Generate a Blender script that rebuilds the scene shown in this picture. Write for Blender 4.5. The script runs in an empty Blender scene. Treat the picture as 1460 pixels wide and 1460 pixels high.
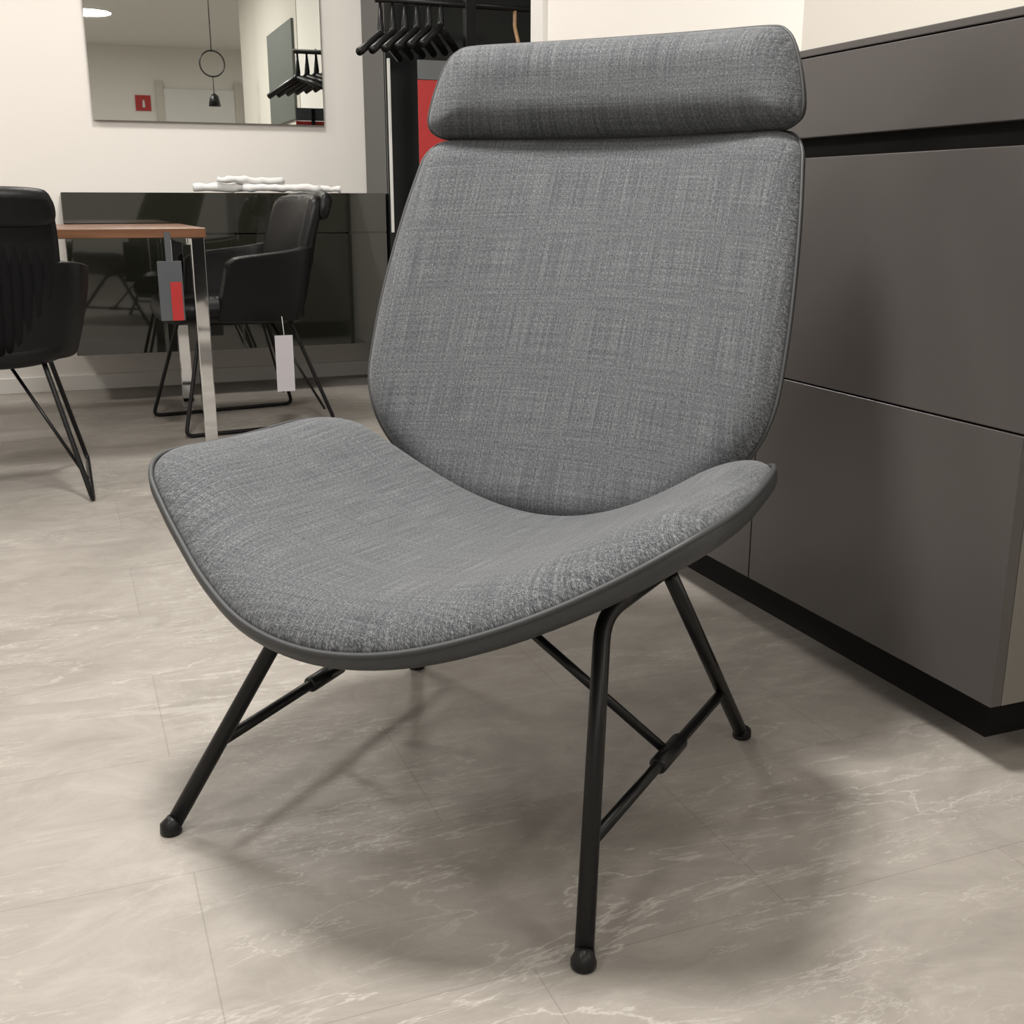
import bpy, math, random
from mathutils import Vector, Matrix
random.seed(3)
sc = bpy.context.scene
sc.view_settings.view_transform = 'Standard'

# ------------------------------------------------------------ materials
def new_mat(name):
    m = bpy.data.materials.new(name); m.use_nodes = True
    nt = m.node_tree
    return m, nt, nt.nodes['Principled BSDF']

def mat(name, col, rough=0.5, metal=0.0, spec=0.5, coat=0.0, bump=0.0, bscale=200.0, emit=0.0, var=0.0):
    m, nt, b = new_mat(name)
    b.inputs['Base Color'].default_value = (*col, 1)
    b.inputs['Roughness'].default_value = rough
    b.inputs['Metallic'].default_value = metal
    b.inputs['Specular IOR Level'].default_value = spec
    b.inputs['Coat Weight'].default_value = coat
    b.inputs['Coat Roughness'].default_value = 0.02
    if bump or var:
        tc = nt.nodes.new('ShaderNodeTexCoord')
        n = nt.nodes.new('ShaderNodeTexNoise'); n.inputs['Scale'].default_value = bscale
        n.inputs['Detail'].default_value = 4
        nt.links.new(tc.outputs['Object'], n.inputs['Vector'])
        if bump:
            bp = nt.nodes.new('ShaderNodeBump'); bp.inputs['Strength'].default_value = bump
            bp.inputs['Distance'].default_value = 0.002
            nt.links.new(n.outputs['Fac'], bp.inputs['Height'])
            nt.links.new(bp.outputs['Normal'], b.inputs['Normal'])
        if var:
            mx = nt.nodes.new('ShaderNodeMix'); mx.data_type = 'RGBA'
            mx.inputs[6].default_value = (*[c*(1-var) for c in col], 1)
            mx.inputs[7].default_value = (*[min(1, c*(1+var)) for c in col], 1)
            nt.links.new(n.outputs['Fac'], mx.inputs[0])
            nt.links.new(mx.outputs[2], b.inputs['Base Color'])
    return m

def fabric():
    m, nt, b = new_mat('melange_fabric')
    L = nt.links.new
    tc = nt.nodes.new('ShaderNodeTexCoord')
    def noise(sx, sy, detail=1, loc=0):
        mp = nt.nodes.new('ShaderNodeMapping'); mp.inputs['Scale'].default_value = (sx, sy, 1)
        mp.inputs['Location'].default_value = (loc, loc, 0)
        L(tc.outputs['UV'], mp.inputs['Vector'])
        n = nt.nodes.new('ShaderNodeTexNoise'); n.inputs['Scale'].default_value = 1
        n.inputs['Detail'].default_value = detail
        L(mp.outputs['Vector'], n.inputs['Vector']); return n.outputs['Fac']
    def math_(op, a, bb):
        x = nt.nodes.new('ShaderNodeMath'); x.operation = op
        for i, v in enumerate((a, bb)):
            if isinstance(v, (int, float)): x.inputs[i].default_value = v
            else: L(v, x.inputs[i])
        return x.outputs[0]
    warp = noise(1050, 220); weft = noise(220, 1050, loc=31)
    slub = noise(380, 9, 0, 11); slub2 = noise(9, 380, 0, 77)
    fine = noise(1200, 1200, 0, 5)
    s = math_('ADD', math_('MULTIPLY', warp, 0.30), math_('MULTIPLY', weft, 0.30))
    s = math_('ADD', s, math_('MULTIPLY', fine, 0.38))
    s = math_('ADD', s, math_('MULTIPLY', slub, 0.13))
    s = math_('ADD', s, math_('MULTIPLY', slub2, 0.09))   # mean .6
    cr = nt.nodes.new('ShaderNodeValToRGB')
    e = cr.color_ramp.elements
    e[0].position = 0.44; e[0].color = (0.033, 0.036, 0.041, 1)
    e[1].position = 0.80; e[1].color = (0.25, 0.26, 0.272, 1)
    k = e.new(0.60); k.color = (0.084, 0.089, 0.097, 1)
    L(s, cr.inputs['Fac']); L(cr.outputs['Color'], b.inputs['Base Color'])
    bp = nt.nodes.new('ShaderNodeBump'); bp.inputs['Strength'].default_value = 0.22
    bp.inputs['Distance'].default_value = 0.0005
    L(s, bp.inputs['Height']); L(bp.outputs['Normal'], b.inputs['Normal'])
    b.inputs['Roughness'].default_value = 0.95
    b.inputs['Specular IOR Level'].default_value = 0.12
    b.inputs['Sheen Weight'].default_value = 0.12
    b.inputs['Sheen Roughness'].default_value = 0.4
    return m

def floor_mat():
    m, nt, b = new_mat('stone_tile_floor')
    L = nt.links.new
    tc = nt.nodes.new('ShaderNodeTexCoord')
    mp = nt.nodes.new('ShaderNodeMapping'); mp.inputs['Location'].default_value = (0.251, -0.995, 0)
    L(tc.outputs['Object'], mp.inputs['Vector'])
    br = nt.nodes.new('ShaderNodeTexBrick')
    br.inputs['Scale'].default_value = 1
    br.inputs['Brick Width'].default_value = 0.67
    br.inputs['Row Height'].default_value = 0.335
    br.inputs['Mortar Size'].default_value = 0.0010
    br.inputs['Mortar Smooth'].default_value = 0.3
    br.inputs['Color1'].default_value = (0.97, 0.97, 0.97, 1)
    br.inputs['Color2'].default_value = (1.03, 1.03, 1.03, 1)
    br.inputs['Mortar'].default_value = (0.77, 0.76, 0.75, 1)
    L(mp.outputs['Vector'], br.inputs['Vector'])
    def noise(scale, detail, dist, loc=(0, 0, 0), sc_=(1, 1, 1), rot=0, rough=.5):
        q = nt.nodes.new('ShaderNodeMapping'); q.inputs['Location'].default_value = loc
        q.inputs['Scale'].default_value = sc_; q.inputs['Rotation'].default_value = (0, 0, rot)
        L(tc.outputs['Object'], q.inputs['Vector'])
        n = nt.nodes.new('ShaderNodeTexNoise')
        n.inputs['Scale'].default_value = scale; n.inputs['Detail'].default_value = detail
        n.inputs['Distortion'].default_value = dist; n.inputs['Roughness'].default_value = rough
        L(q.outputs['Vector'], n.inputs['Vector']); return n.outputs['Fac']
    def ramp(inp, els):
        r = nt.nodes.new('ShaderNodeValToRGB'); e = r.color_ramp.elements
        e[0].position, c = els[0]; e[0].color = (*c, 1)
        e[1].position, c = els[-1]; e[1].color = (*c, 1)
        for p, c in els[1:-1]:
            k = e.new(p); k.color = (*c, 1)
        L(inp, r.inputs['Fac']); return r.outputs['Color']
    base = ramp(noise(5.0, 14, 0.9, sc_=(1, 1.8, 1), rot=.5, rough=.72), [(0.28, (.232, .214, .192)), (0.5, (.292, .270, .245)), (0.72, (.362, .338, .310))])
    W = (1, 1, 1); K = (0, 0, 0)
    v1 = ramp(noise(2.2, 10, 0.5, (3, 1, 0), (.8, 3.0, 1), 0.75, .60), [(.491, K), (.5, W), (.509, K)])
    v2 = ramp(noise(3.6, 10, 0.4, (7, 4, 0), (.8, 3.6, 1), 0.3, .62), [(.493, K), (.5, W), (.507, K)])
    v3 = ramp(noise(3.0, 10, 0.5, (2, 9, 0), (.8, 3.2, 1), -0.6, .6), [(.493, K), (.5, W), (.507, K)])
    msk = ramp(noise(2.1, 4, 0, (5, 2, 0)), [(.45, K), (.62, W)])
    msk2 = ramp(noise(2.6, 4, 0, (1, 8, 0)), [(.45, K), (.62, W)])
    msk3 = ramp(noise(2.3, 4, 0, (6, 6, 0)), [(.47, K), (.64, W)])
    def mix(a, bb, f, mode='MIX'):
        x = nt.nodes.new('ShaderNodeMix'); x.data_type = 'RGBA'; x.blend_type = mode
        for s, v in ((6, a), (7, bb), (0, f)):
            if isinstance(v, (tuple, float, int)):
                x.inputs[s].default_value = (*v, 1) if isinstance(v, tuple) else v
            else: L(v, x.inputs[s])
        return x.outputs[2]
    a1 = mix(v1, msk, 1.0, 'MULTIPLY'); a2 = mix(v2, msk2, 1.0, 'MULTIPLY'); a3 = mix(v3, msk3, 1.0, 'MULTIPLY')
    vv = mix(mix(a1, a2, 1.0, 'ADD'), a3, 1.0, 'ADD')
    vv = mix(vv, (.62, .62, .62), 1.0, 'MULTIPLY')
    col = mix(base, (.54, .515, .48), vv)
    col = mix(col, br.outputs['Color'], 1.0, 'MULTIPLY')
    L(col, b.inputs['Base Color'])
    b.inputs['Roughness'].default_value = 0.42
    b.inputs['Specular IOR Level'].default_value = 0.4
    bp = nt.nodes.new('ShaderNodeBump'); bp.inputs['Strength'].default_value = 0.4
    bp.inputs['Distance'].default_value = 0.003
    L(noise(26, 8, .4), bp.inputs['Height']); L(bp.outputs['Normal'], b.inputs['Normal'])
    return m

def wood_mat():
    m, nt, b = new_mat('walnut_wood')
    L = nt.links.new
    tc = nt.nodes.new('ShaderNodeTexCoord')
    mp = nt.nodes.new('ShaderNodeMapping'); mp.inputs['Scale'].default_value = (1.5, 22, 22)
    L(tc.outputs['Object'], mp.inputs['Vector'])
    n = nt.nodes.new('ShaderNodeTexNoise'); n.inputs['Scale'].default_value = 1.5; n.inputs['Detail'].default_value = 6
    L(mp.outputs['Vector'], n.inputs['Vector'])
    cr = nt.nodes.new('ShaderNodeValToRGB'); e = cr.color_ramp.elements
    e[0].position = .3; e[0].color = (.10, .040, .018, 1); e[1].position = .7; e[1].color = (.23, .105, .052, 1)
    L(n.outputs['Fac'], cr.inputs['Fac']); L(cr.outputs['Color'], b.inputs['Base Color'])
    b.inputs['Roughness'].default_value = .35
    return m

M_fabric = fabric()
M_shell = mat('shell_leather', (.029, .032, .035), .48, bump=.25, bscale=600)
M_pipe = mat('piping_leather', (.036, .039, .042), .55)
M_blackmetal = mat('black_powdercoat', (.005, .005, .0055), .36, spec=.32, bump=.05, bscale=900)
M_blackleather = mat('black_leather', (.0040, .0040, .0045), .42, spec=.26, bump=.4, bscale=120)
M_blackcloth = mat('black_channel_fabric', (.005, .005, .006), .8, spec=.15, bump=.3, bscale=400)
M_floor = floor_mat()
M_wall = mat('plaster_wall', (.79, .765, .73), .9, bump=.06, bscale=60)
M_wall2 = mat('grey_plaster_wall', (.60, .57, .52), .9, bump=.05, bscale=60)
M_ceil = mat('ceiling_paint', (.82, .80, .77), .9, var=.01, bscale=10)
M_cab = mat('taupe_lacquer', (.064, .058, .057), .30, bump=.03, bscale=700, var=.03)
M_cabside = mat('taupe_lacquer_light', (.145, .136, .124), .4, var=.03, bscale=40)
M_dark = mat('recess_black', (.008, .007, .007), .7, spec=.2, var=.1)
M_gloss = mat('olive_gloss_lacquer', (.018, .019, .014), .04, coat=1.0, spec=.5, var=.05, bscale=3)
M_wardrobe = mat('black_lacquer_panel', (.008, .010, .010), .15, spec=.4, var=.1, bscale=3)
M_chrome = mat('chrome', (.80, .81, .82), .05, metal=1, var=.02, bscale=3)
M_mirror = mat('mirror_glass', (.78, .81, .78), .01, metal=1, var=.004, bscale=1)
M_wood = wood_mat()
M_paper = mat('paper', (.80, .80, .80), .8, var=.08, bscale=40)
M_red = mat('red_print', (.42, .022, .022), .5, var=.05, bscale=20)
M_acryl = mat('grey_plastic', (.10, .11, .12), .15, var=.05, bscale=20)
M_tag = mat('tag_card', (.50, .48, .52), .6, var=.05, bscale=30)
M_white = mat('white_trim', (.75, .74, .72), .5, var=.02, bscale=10)
M_reflstrip = mat('pale_reflection', (.85, .86, .84), .3, metal=.3, var=.02, bscale=10)  # pale tone imitating a bright reflection on the wardrobe front
M_hanger = mat('hanger_wood', (.30, .18, .09), .5, var=.2, bscale=30)
M_panel = mat('grey_green_panel', (.10, .11, .10), .5, var=.05, bscale=10)

# ------------------------------------------------------------ geometry helpers
def empty(name, loc=(0, 0, 0), rot=0):
    o = bpy.data.objects.new(name, None); sc.collection.objects.link(o)
    o.location = loc; o.rotation_euler = (0, 0, rot); o.empty_display_size = .1
    return o

def mk(name, V, F, m, parent=None, smooth=True, uv=None):
    me = bpy.data.meshes.new(name); me.from_pydata([tuple(v) for v in V], [], F)
    me.materials.append(m)
    if smooth:
        for p in me.polygons: p.use_smooth = True
    if uv:
        l = me.uv_layers.new(name='UVMap')
        for lp in me.loops: l.data[lp.index].uv = uv[lp.vertex_index]
    me.update()
    o = bpy.data.objects.new(name, me); sc.collection.objects.link(o)
    if parent: o.parent = parent
    return o

def box(name, x, y, z, m, parent=None, bevel=0.0):
    V = [(x[i], y[j], z[k]) for i in (0, 1) for j in (0, 1) for k in (0, 1)]
    F = [(0, 1, 3, 2), (4, 6, 7, 5), (0, 4, 5, 1), (2, 3, 7, 6), (0, 2, 6, 4), (1, 5, 7, 3)]
    o = mk(name, V, F, m, parent, smooth=False)
    if bevel:
        b = o.modifiers.new('bevel', 'BEVEL'); b.width = bevel; b.segments = 3
    return o

def fillet(P, r, n=6):
    P = [Vector(p) for p in P]; out = [P[0]]
    for i in range(1, len(P)-1):
        a, b, c = P[i-1], P[i], P[i+1]
        d1 = (a-b); d2 = (c-b); q = min(r, d1.length*.48, d2.length*.48)
        s = b+d1.normalized()*q; e = b+d2.normalized()*q
        for k in range(n+1):
            t = k/n
            out.append(s*(1-t)**2 + b*2*t*(1-t) + e*t*t)
    out.append(P[-1]); return out

def tube_geo(P, r, closed=False, n=14):
    P = [Vector(p) for p in P]; N = len(P); V = []; F = []
    def tan(i):
        if closed: return (P[(i+1) % N]-P[i-1]).normalized()
        return (P[min(i+1, N-1)]-P[max(i-1, 0)]).normalized()
    t = tan(0); up = Vector((0, 0, 1)) if abs(t.z) < .9 else Vector((1, 0, 0))
    nrm = t.cross(up).normalized()
    for i in range(N):
        t = tan(i); nrm = (nrm - t*nrm.dot(t)).normalized(); bn = t.cross(nrm)
        rr = r[i] if isinstance(r, (list, tuple)) else r
        for k in range(n):
            a = 2*math.pi*k/n
            V.append(P[i]+(nrm*math.cos(a)+bn*math.sin(a))*rr)
    M = N if closed else N-1
    for i in range(M):
        for k in range(n):
            F.append((i*n+k, i*n+(k+1) % n, ((i+1) % N)*n+(k+1) % n, ((i+1) % N)*n+k))
    if not closed:
        F.append(tuple(range(n))[::-1]); F.append(tuple((N-1)*n+k for k in range(n)))
    return V, F

def tube(name, P, r, m, parent=None, closed=False, fr=0.0, n=14):
    if fr: P = fillet(P, fr)
    V, F = tube_geo(P, r, closed, n)
    o = mk(name, V, F, m, parent)
    return o

def catmull_closed(pts, per=10):
    out = []; n = len(pts)
    for i in range(n):
        p0, p1, p2, p3 = [Vector((*pts[(i+k) % n], 0)) for k in (-1, 0, 1, 2)]
        for j in range(per):
            t = j/per
            q = .5*((2*p1)+(p2-p0)*t+(2*p0-5*p1+4*p2-p3)*t*t+(3*p1-p0-3*p2+p3)*t**3)
            out.append((q.x, q.y))
    return out

def resample(pts, N):
    n = len(pts); L = [0]
    for i in range(n):
        a, b = pts[i], pts[(i+1) % n]; L.append(L[-1]+math.hypot(a[0]-b[0], a[1]-b[1]))
    out = []; j = 0
    for k in range(N):
        s = L[-1]*k/N
        while L[j+1] < s: j += 1
        t = (s-L[j])/(L[j+1]-L[j]+1e-12); a, b = pts[j], pts[(j+1) % n]
        out.append((a[0]+(b[0]-a[0])*t, a[1]+(b[1]-a[1])*t))
    return out

def sym_outline(half, N=220):
    left = [(-x, y) for x, y in half[::-1] if abs(x) > 1e-6]
    return resample(catmull_closed(list(half)+left), N)

def grow(out, d):
    n = len(out); res = []
    for i in range(n):
        a, b = out[i-1], out[(i+1) % n]
        tx, ty = b[0]-a[0], b[1]-a[1]; l = math.hypot(tx, ty)
        res.append((out[i][0]+ty/l*d, out[i][1]-tx/l*d))
    return res

def nrm_of(f, p, q, sign):
    e = 1e-3
    a = Vector(f(p+e, q))-Vector(f(p-e, q)); b = Vector(f(p, q+e))-Vector(f(p, q-e))
    return (a.cross(b)).normalized()*sign

def edge_dist(out, p, q):
    best = 9.0; n = len(out)
    for i in range(n):
        ax, ay = out[i-1]; bx, by = out[i]
        dx, dy = bx-ax, by-ay; l2 = dx*dx+dy*dy+1e-12
        t = ((p-ax)*dx+(q-ay)*dy)/l2; t = 0 if t < 0 else (1 if t > 1 else t)
        ex, ey = p-ax-dx*t, q-ay-dy*t; d = ex*ex+ey*ey
        if d < best: best = d
    return math.sqrt(best)

def pad(name, out, f, sign, T, T0, m, parent, c=(0, 0), R=.03, K=26, dome=0.0, ex=2.2):
    """closed pad: front offset T, back offset T0, edge rounded with radius R measured from the true outline"""
    N = len(out); V = []; UV = []; F = []
    def ringset(Tf, front):
        rings = []
        for k in range(1, K+1):
            r = math.sin(math.pi/2*(k/K))**0.8
            ids = []
            for i in range(N):
                p = c[0]+(out[i][0]-c[0])*r; q = c[1]+(out[i][1]-c[1])*r
                d = 0 if k == K else edge_dist(out, p, q)
                RR = R if front else min(R, abs(T0)+.004)
                u = min(1, d/RR)
                off = Tf*max(0, 1-(1-u)**ex)**.5 + (dome*(1-r*r) if front else 0)
                ids.append(len(V)); V.append(Vector(f(p, q))+nrm_of(f, p, q, sign)*off); UV.append((p, q))
            rings.append(ids)
        cid = len(V); V.append(Vector(f(*c))+nrm_of(f, c[0], c[1], sign)*(Tf+(dome if front else 0))); UV.append(c)
        return rings, cid
    R1, cid = ringset(T, True)
    for i in range(N): F.append((cid, R1[0][i], R1[0][(i+1) % N]))
    for a, b in zip(R1[:-1], R1[1:]):
        for i in range(N): F.append((a[i], b[i], b[(i+1) % N], a[(i+1) % N]))
    R2, c2 = ringset(T0, False)
    for i in range(N): F.append((c2, R2[0][(i+1) % N], R2[0][i]))
    for a, b in zip(R2[:-1], R2[1:]):
        for i in range(N): F.append((a[i], a[(i+1) % N], b[(i+1) % N], b[i]))
    a, b = R1[-1], R2[-1]
    for i in range(N): F.append((a[i], b[i], b[(i+1) % N], a[(i+1) % N]))
    o = mk(name, V, F, m, parent, uv=UV)
    import bmesh
    bm = bmesh.new(); bm.from_mesh(o.data)
    bmesh.ops.remove_doubles(bm, verts=bm.verts, dist=1e-5)
    bmesh.ops.recalc_face_normals(bm, faces=bm.faces)
    bm.to_mesh(o.data); bm.free()
    for p in o.data.polygons: p.use_smooth = True
    return o

def edge_pipe(name, out, f, sign, off, r, m, parent):
    P = [Vector(f(p, q))+nrm_of(f, p, q, sign)*off for p, q in out]
    return tube(name, P, r, m, parent, closed=True, n=8)

# ------------------------------------------------------------ LOUNGE CHAIR
chair = empty('lounge_chair', (.507, 1.418, 0), math.radians(-48.65))

def f_seat(x, y):
    A = .156+.112*y+.32*y*y
    return (x, y, .3215-.055*y+.06*y*y + A*(x*x+1e-9)/.1406)
seat_half = [(0, -.386), (.1, -.373), (.19, -.335), (.26, -.297), (.32, -.264), (.368, -.232), (.392, -.182),
             (.393, -.09), (.387, .02), (.379, .105), (.360, .165), (.328, .20), (.24, .23), (.12, .25), (0, .255)]
seat_out = sym_outline(seat_half)
pad('seat_cushion', seat_out, f_seat, 1, .050, -.002, M_fabric, chair, c=(0, -.06), R=.088, dome=.008)
pad('seat_shell', grow(seat_out, .004), f_seat, 1, -.002, -.022, M_shell, chair, c=(0, -.06), R=.02)
edge_pipe('seat_piping', grow(seat_out, .003), f_seat, 1, -.001, .0038, M_pipe, chair)

def f_back(x, z):
    K = .078+.112*(z-.5)
    return (x, .235+.505*(z-.358) - K*(abs(x)/.345)**2.1, z)
back_half = [(0, .338), (.10, .345), (.19, .370), (.26, .418), (.315, .478), (.341, .540), (.346, .610), (.344, .70),
             (.336, .80), (.326, .875), (.319, .908), (.299, .928), (.26, .932), (.15, .933), (0, .933)]
back_out = sym_outline(back_half)
pad('back_cushion', back_out, f_back, 1, .040, -.002, M_fabric, chair, c=(0, .65), R=.045, dome=.004)
pad('back_shell', grow(back_out, .002), f_back, 1, -.002, -.017, M_shell, chair, c=(0, .65), R=.02)
edge_pipe('back_piping', grow(back_out, .001), f_back, 1, -.001, .0030, M_pipe, chair)

def f_head(x, z):
    return (x, .494+.10*(z-.94) - .085*(abs(x)/.32)**2.1, z)
head_half = [(0, .936), (.15, .935), (.266, .935), (.302, .941), (.316, .960), (.311, 1.0), (.295, 1.05), (.278, 1.073),
             (.250, 1.082), (.15, 1.086), (0, 1.088)]
head_out = sym_outline(head_half)
pad('headrest_cushion', head_out, f_head, 1, .054, -.002, M_fabric, chair, c=(0, 1.012), R=.058, dome=.003)
pad('headrest_shell', grow(head_out, .001), f_head, 1, -.002, -.020, M_shell, chair, c=(0, 1.012), R=.02)
edge_pipe('headrest_piping', grow(head_out, .0005), f_head, 1, -.001, .0028, M_pipe, chair)
box('headrest_bracket', (-.09, .09), (.515, .545), (.86, 1.03), M_shell, chair, .008)

for s, nm in ((1, 'a'), (-1, 'b')):
    bend = (s*.222, -.075, .326)
    tube('front_leg_'+nm, [(s*.307, -.317, .006), bend, (s*.288, .165, .378)], .0112, M_blackmetal, chair, fr=.035)
    tube('rear_leg_'+nm, [(s*.307, .317, .006), (s*.262, .065, .343)], .0108, M_blackmetal, chair)
    for y, q in ((-.317, 'front'), (.317, 'rear')):
        V, F = tube_geo([(s*.307, y, 0), (s*.307, y, .003), (s*.307, y, .010), (s*.306, y*.985, .014), (s*.305, y*.975, .018)],
                        [.0130, .0150, .0150, .012, .0112], n=20)
        mk(q+'_foot_glide_'+nm, V, F, M_blackmetal, chair)
    a = Vector((s*.2795, -.239, .107)); b = Vector((s*.293, .239, .107))
    tube('side_stretcher_'+nm, [a, b], .0078, M_blackmetal, chair)
    m0 = a.lerp(b, .44); m1 = a.lerp(b, .62)
    tube('stretcher_sleeve_'+nm, [m0, m0.lerp(m1, .04), m0.lerp(m1, .96), m1], [.010, .0125, .0125, .010], M_blackmetal, chair)
    tube('centre_strut_'+nm, [a.lerp(b, .53), (0, .02, .292)], .0068, M_blackmetal, chair)
box('under_plate', (-.07, .07), (-.06, .10), (.280, .299), M_blackmetal, chair, .004)

# ------------------------------------------------------------ DINING CHAIRS
def dining_chair(loc, rot):
    o = empty('dining_chair', loc, rot)
    def fs(x, y): return (x, y, .415+.03*(y+.2)+.05*(abs(x)/.26)**3)
    half = [(0, .28), (.15, .275), (.215, .26), (.243, .20), (.25, .05), (.24, -.1), (.21, -.2), (.12, -.235), (0, -.24)]
    half = half[::-1]
    out = sym_outline(half, 96)
    pad('seat', out, fs, 1, .055, -.035, M_blackleather, o, R=.05, K=12)
    V = []; F = []; NS = 60; NT = 10
    path = [(.264, .12), (.270, .01), (.266, -.12), (.235, -.205), (.13, -.245), (0, -.25),
            (-.13, -.245), (-.235, -.205), (-.266, -.12), (-.270, .01), (-.264, .12)]
    def cat(pts, t):
        n = len(pts)-1; u = t*n; i = min(int(u), n-1); w = u-i
        g = lambda k: Vector((*pts[max(0, min(n, k))], 0))
        p0, p1, p2, p3 = g(i-1), g(i), g(i+1), g(i+2)
        return .5*((2*p1)+(p2-p0)*w+(2*p0-5*p1+4*p2-p3)*w*w+(3*p1-p0-3*p2+p3)*w**3)
    for i in range(NS+1):
        t = i/NS; p = cat(path, t); front = min(t, 1-t)*2
        ztop = .635+.04*min(1, front*1.6)
        zbot = .40+.02*(1-front)
        edge = max(0, 1-front*9)
        for j in range(NT+1):
            w = j/NT; z = zbot+(ztop-zbot-.02*edge)*w
            flare = 1-.16*(1-w)**1.6+.03*w
            pull = edge*(.03*(w-.4))
            V.append((p.x*flare, p.y*(flare if p.y < 0 else 1)-pull, z))
    for i in range(NS):
        for j in range(NT):
            a = i*(NT+1)+j; F.append((a, a+1, a+NT+2, a+NT+1))
    sh = mk('arm_shell', V, F, M_blackleather, o)
    sd = sh.modifiers.new('s', 'SOLIDIFY'); sd.thickness = .042; sd.offset = 0
    bv = sh.modifiers.new('b', 'BEVEL'); bv.width = .017; bv.segments = 4; bv.limit_method = 'ANGLE'
    def fb(x, z): return (x, -.205-.30*(z-.46)+.05*(abs(x)/.22)**2, z)
    bh = [(0, .44), (.13, .45), (.19, .48), (.215, .56), (.222, .70), (.218, .80), (.20, .845), (.14, .86), (0, .862)]
    bo = sym_outline(bh, 110)
    pad('backrest', bo, fb, -1, .030, -.030, M_blackleather, o, c=(0, .66), R=.035, K=14)
    for k in range(-7, 8):
        x = k*.0265
        P = [Vector((x*(.86+.14*min(1, (z-.42)/.2)), y+.05*(x/.22)**2, z)) for z, y in ((.418, -.224), (.47, -.240), (.54, -.258), (.62, -.274), (.70, -.290), (.79, -.310))]
        tube('channel_%d' % (k+8), P, [.017, .0205, .021, .021, .0205, .020], M_blackcloth, o, n=12)
    def fh(x, z): return (x, -.238-.30*(z-.46)+.05*(abs(x)/.22)**2, z)
    hh = [(0, .768), (.15, .768), (.205, .775), (.222, .80), (.215, .845), (.18, .868), (0, .872)]
    pad('head_band', sym_outline(hh, 90), fh, -1, .016, -.03, M_blackleather, o, c=(0, .82), R=.03, K=10)
    for s, nm in ((1, 'a'), (-1, 'b')):
        P = [(s*.13, -.02, .40), (s*.15, -.17, .40), (s*.245, -.30, .008), (s*.245, .28, .008), (s*.15, .17, .41), (s*.13, .02, .40)]
        tube('sled_frame_'+nm, P, .0075, M_blackmetal, o, fr=.03, n=10)
        tube('inner_wire_'+nm, [(s*.05, -.12, .40), (s*.238, -.262, .06)], .005, M_blackmetal, o, n=8)
    box('seat_plate', (-.16, .16), (-.18, .18), (.392, .402), M_blackmetal, o, .003)
    return o
dining_chair((-.222, 3.64, 0), math.radians(0))
dining_chair((.605, 4.46, 0), math.radians(90+9))

# ------------------------------------------------------------ DINING TABLE
tb = empty('dining_table')
box('table_top', (-1.45, .475), (4.06, 4.94), (.716, .748), M_wood, tb, .003)
for k, x0 in enumerate((.425, -1.42)):
    box('leg_front_%d' % k, (x0, x0+.045), (4.08, 4.125), (0, .715), M_chrome, tb, .003)
    box('leg_rear_%d' % k, (x0, x0+.045), (4.84, 4.885), (0, .715), M_chrome, tb, .003)
    box('leg_bar_%d' % k, (x0-.01, x0+.045), (4.125, 4.84), (.69, .715), M_chrome, tb, .003)
ps = empty('price_sign')
box('holder', (.305, .385), (4.046, 4.051), (.44, .64), M_acryl, ps, .001)
box('red_label', (.343, .380), (4.043, 4.0455), (.44, .57), M_red, ps)
box('clip', (.335, .355), (4.047, 4.057), (.635, .735), M_acryl, ps)
tg = empty('price_tag')
tube('string', [(.735, 4.16, .43), (.735, 4.13, .36)], .0012, M_white, tg, n=6)
box('card', (.70, .765), (4.129, 4.131), (.16, .365), M_tag, tg)

# ------------------------------------------------------------ WALL SIDEBOARD (olive gloss)
sb = empty('wall_sideboard')
X0, X1, Y0, Y1, Z0, Z1 = .03, 1.40, 5.10, 5.495, .205, .872
box('carcass', (X0, X1), (Y0+.02, Y1), (Z0, Z1-.001), M_gloss, sb, .001)
cols = [X0, X0+.70, X1]
for i in range(2):
    a, b = cols[i]+.003, cols[i+1]-.003
    for j, (z0, z1) in enumerate([(Z0, .697), (.704, Z1)]):
        box('front_%d_%d' % (i, j), (a, b), (Y0, Y0+.019), (z0, z1), M_gloss, sb, .0012)
pr = empty('paper_rolls')
for k, (x, y, l, r, a, zc) in enumerate([(.74, 5.23, .34, .020, .10, 0), (.95, 5.20, .34, .017, -.06, 0), (.88, 5.25, .34, .018, .04, .0),
                                     (.82, 5.22, .30, .016, .16, .034), (1.13, 5.22, .18, .015, -.2, 0)]):
    d = Vector((math.cos(a), math.sin(a), 0))*l/2; c0 = Vector((x, y, Z1+r+zc))
    P = [c0-d+(d*2)*(q/12)+Vector((0, 0, random.uniform(0, .008))) for q in range(13)]
    tube('roll_%d' % k, P, [r*random.uniform(.65, 1.05) for _ in P], M_paper, pr, n=16)

# ------------------------------------------------------------ BIG CABINET (right)
cb = empty('drawer_cabinet')
CX, CY0, CY1 = 1.222, 1.163, 3.10
z1, z2 = .106, 1.082
box('carcass', (CX+.022, 1.70), (CY0+.02, CY1-.02), (z1+.01, z2-.012), M_dark, cb)
box('plinth', (CX+.09, 1.66), (CY0+.09, CY1-.1), (0, z1+.01), M_dark, cb)
box('end_panel', (CX+.021, 1.70), (CY0, CY0+.019), (z1, z2-.012), M_cabside, cb, .001)
box('end_panel_far', (CX+.021, 1.70), (CY1-.019, CY1), (z1, z2-.012), M_cabside, cb, .001)
box('top_panel', (CX-.001, 1.70), (CY0-.001, CY1+.001), (z2-.012, z2), M_cab, cb, .0015)
box('top_front', (CX, CX+.02), (CY0, CY1), (.938, z2-.014), M_cab, cb, .0015)
ys = [CY0, 1.811, 2.455, CY1]
for i in range(3):
    box('lower_drawer_%d' % i, (CX, CX+.02), (ys[i]+(.0 if i == 0 else .0015), ys[i+1]-.0015), (z1, .5165), M_cab, cb, .0015)
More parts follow.
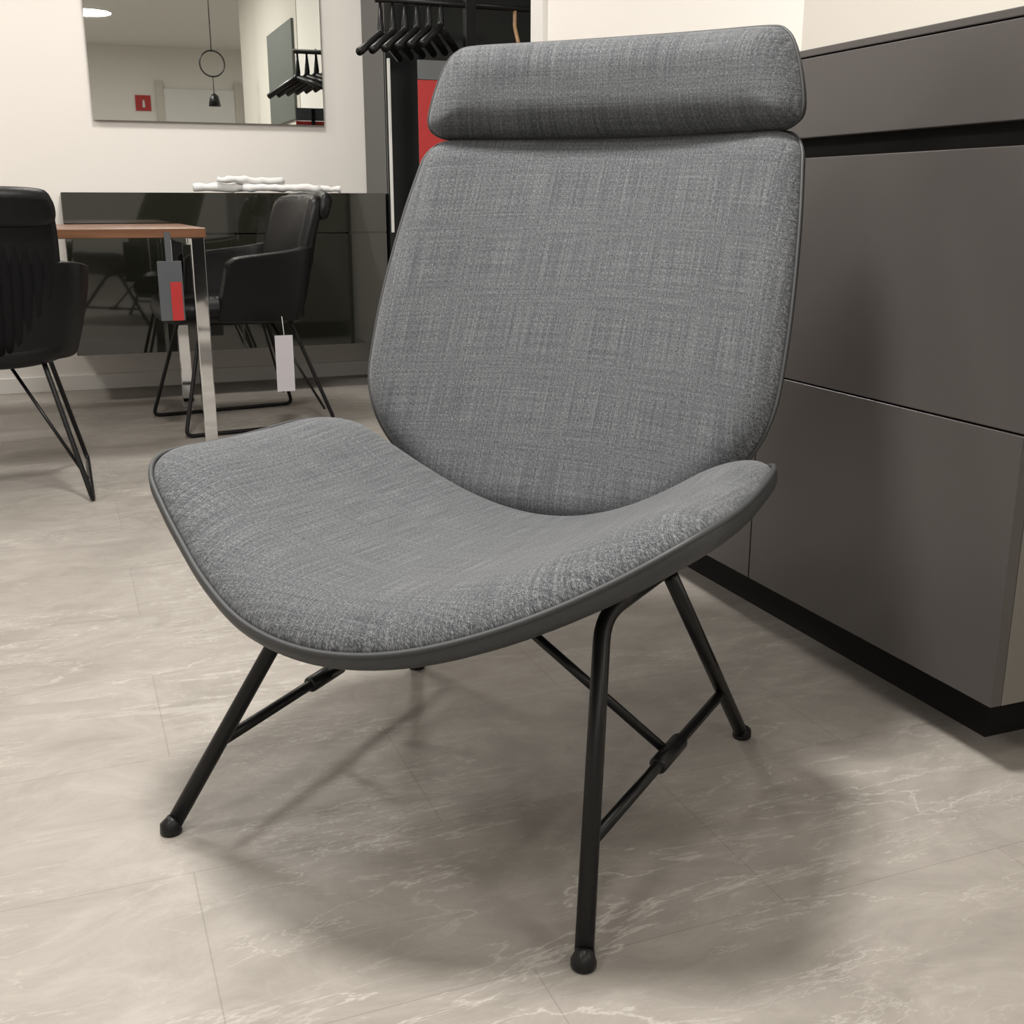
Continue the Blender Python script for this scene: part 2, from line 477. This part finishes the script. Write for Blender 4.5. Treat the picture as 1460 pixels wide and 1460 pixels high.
for i, (a, b) in enumerate(((CY0, 2.455), (2.457, CY1))):
    box('upper_drawer_%d' % i, (CX, CX+.02), (a, b-.0015), (.5195, .905), M_cab, cb, .0015)

# ------------------------------------------------------------ ROOM
box('floor', (-4, 4), (-5, 5.5), (-.05, 0), M_floor)
box('ceiling', (-4, 4), (-5, 5.5), (2.75, 2.85), M_ceil)
box('wall_back', (-4, 4), (5.5, 5.6), (0, 2.75), M_wall)
box('wall_front', (-4, 4), (-5.1, -5), (0, 2.75), M_wall)
box('wall_left', (-4.1, -4), (-5, 5.5), (0, 2.75), M_wall)
box('wall_far_right', (4, 4.1), (-5, 5.5), (0, 2.75), M_wall)
box('wall_right', (1.72, 1.86), (2.452, 4.02), (0, 2.75), M_wall)
box('wall_right_near', (1.715, 1.86), (-.1, 2.449), (0, 2.75), M_wall2)
box('trim_wall_end', (1.70, 1.88), (4.02, 4.13), (0, 2.75), M_white, bevel=.003)
box('baseboard_back', (-4, 1.40), (5.488, 5.4999), (0, .07), M_white, bevel=.002)
box('wall_panel', (1.695, 1.7149), (1.35, 2.35), (1.42, 2.1), M_panel, bevel=.003)

wr = empty('wardrobe')
box('body', (1.41, 3.6), (5.12, 5.49), (0, 2.5), M_wardrobe, wr, .002)
for k in range(3):
    box('door_%d' % k, (1.57+.68*k, 2.246+.68*k), (5.10, 5.119), (.06, 2.45), M_wardrobe, wr, .002)
box('side_door', (1.412, 1.566), (5.10, 5.119), (.06, 2.45), M_wardrobe, wr, .002)
box('reflection_strip', (1.418, 1.431), (5.088, 5.0995), (.70, 1.44), M_reflstrip, wr, .002)  # added pale strip, stands in for a vertical reflection in the black front

rk = empty('coat_rack')
box('post', (1.62, 1.665), (4.62, 4.66), (.015, 2.1), M_blackmetal, rk, .003)
box('base', (1.40, 1.80), (4.52, 4.76), (0, .02), M_blackmetal, rk, .003)
tube('rail', [(1.25, 4.64, 1.60), (2.05, 4.64, 1.60)], .012, M_blackmetal, rk)
for k in range(6):
    x = 1.27+.05*k; z = 1.515+.008*k
    tube('hanger_%d' % k, [(x-.13, 4.48, z-.13), (x, 4.64, z-.04), (x, 4.64, z+.085)], [.016]+[.014]*7+[.004], M_blackmetal, rk, n=8, fr=.02)
    tube('hanger_arm_%d' % k, [(x, 4.64, z-.045), (x+.12, 4.80, z-.11)], .015, M_blackmetal, rk, n=8)
tube('wood_hanger', [(1.80, 4.50, 1.45), (1.84, 4.64, 1.53), (1.84, 4.64, 1.60)], .008, M_hanger, rk, n=8, fr=.02)

rs = empty('poster_stand')
box('poster', (1.315, 1.49), (4.300, 4.304), (.90, 1.275), M_red, rs)
box('poster_header', (1.315, 1.49), (4.298, 4.303), (1.277, 1.345), M_acryl, rs)
box('pole', (1.40, 1.42), (4.306, 4.322), (0, 1.34), M_blackmetal, rs, .002)
box('foot', (1.30, 1.51), (4.22, 4.40), (0, .012), M_blackmetal, rs, .003)

mr = empty('wall_mirror')
box('glass', (.197, 1.213), (5.478, 5.4835), (1.18, 2.02), M_mirror, mr)
box('backing', (.199, 1.211), (5.484, 5.4995), (1.182, 2.018), M_dark, mr)

box('door_1', (1.45, 2.35), (-4.995, -4.96), (0, 2.25), M_white, bevel=.004)
box('trim_1', (1.36, 1.449), (-4.999, -4.94), (0, 2.34), M_wall2)
box('trim_2', (2.351, 2.44), (-4.999, -4.94), (0, 2.34), M_wall2)
fs_ = empty('fire_extinguisher_sign')
box('plate', (1.10, 1.29), (-4.995, -4.985), (1.97, 2.16), M_red, fs_)
tube('icon', [(1.20, -4.983, 2.01), (1.20, -4.983, 2.10)], [.02, .012], M_white, fs_, n=10)
pl = empty('pendant_lamp')
tube('cord', [(1.32, .9, 2.75), (1.32, .9, 2.02)], .004, M_blackmetal, pl, n=8)
ring = [(1.32+.10*math.cos(t*math.pi/12), .9, 1.93+.10*math.sin(t*math.pi/12)) for t in range(24)]
tube('ring', ring, .006, M_blackmetal, pl, closed=True, n=8)
tube('cord_low', [(1.32, .9, 1.84), (1.32, .9, 1.68)], .004, M_blackmetal, pl, n=8)
V, F = tube_geo([(1.32, .9, 1.70), (1.32, .9, 1.68), (1.32, .9, 1.60)], [.01, .035, .05], n=24)
mk('shade', V, F, M_blackmetal, pl)

# ------------------------------------------------------------ LIGHTS
def downlight(x, y, e, size=.5, col=(1, .96, .90)):
    o = empty('ceiling_lamp', (x, y, 0))
    P = [(size*.52*math.cos(t*math.pi/24), size*.52*math.sin(t*math.pi/24), 2.742) for t in range(48)]
    tube('rim', P, .010, M_white, o, closed=True, n=8)
    l = bpy.data.lights.new('lamp_light', 'AREA'); l.shape = 'DISK'; l.size = size; l.energy = e; l.color = col
    lo = bpy.data.objects.new('lamp_light', l); sc.collection.objects.link(lo)
    lo.parent = o; lo.location = (0, 0, 2.738)
downlight(.22, 1.52, 84, .42)
downlight(.15, .2, 15, .5)
downlight(-1.7, .3, 24)
downlight(-1.6, 2.6, 30)
downlight(.5, 4.3, 31)
downlight(-1.4, 4.5, 28)
downlight(.5, -2.4, 28)
downlight(-2, -2.8, 30)
downlight(2.8, -2, 34)
downlight(2.9, 3.2, 15)

w = bpy.data.worlds.new('World'); sc.world = w; w.use_nodes = True
w.node_tree.nodes['Background'].inputs[0].default_value = (1, .95, .88, 1)
w.node_tree.nodes['Background'].inputs[1].default_value = .3

# ------------------------------------------------------------ CAMERA
cam = bpy.data.cameras.new('camera'); co = bpy.data.objects.new('camera', cam); sc.collection.objects.link(co)
cam.lens = 1600/1460*36; cam.sensor_width = 36; cam.clip_start = .05
co.location = (0, 0, .83)
co.rotation_euler = (math.radians(90-15.4), 0, math.radians(-21.5))
sc.camera = co
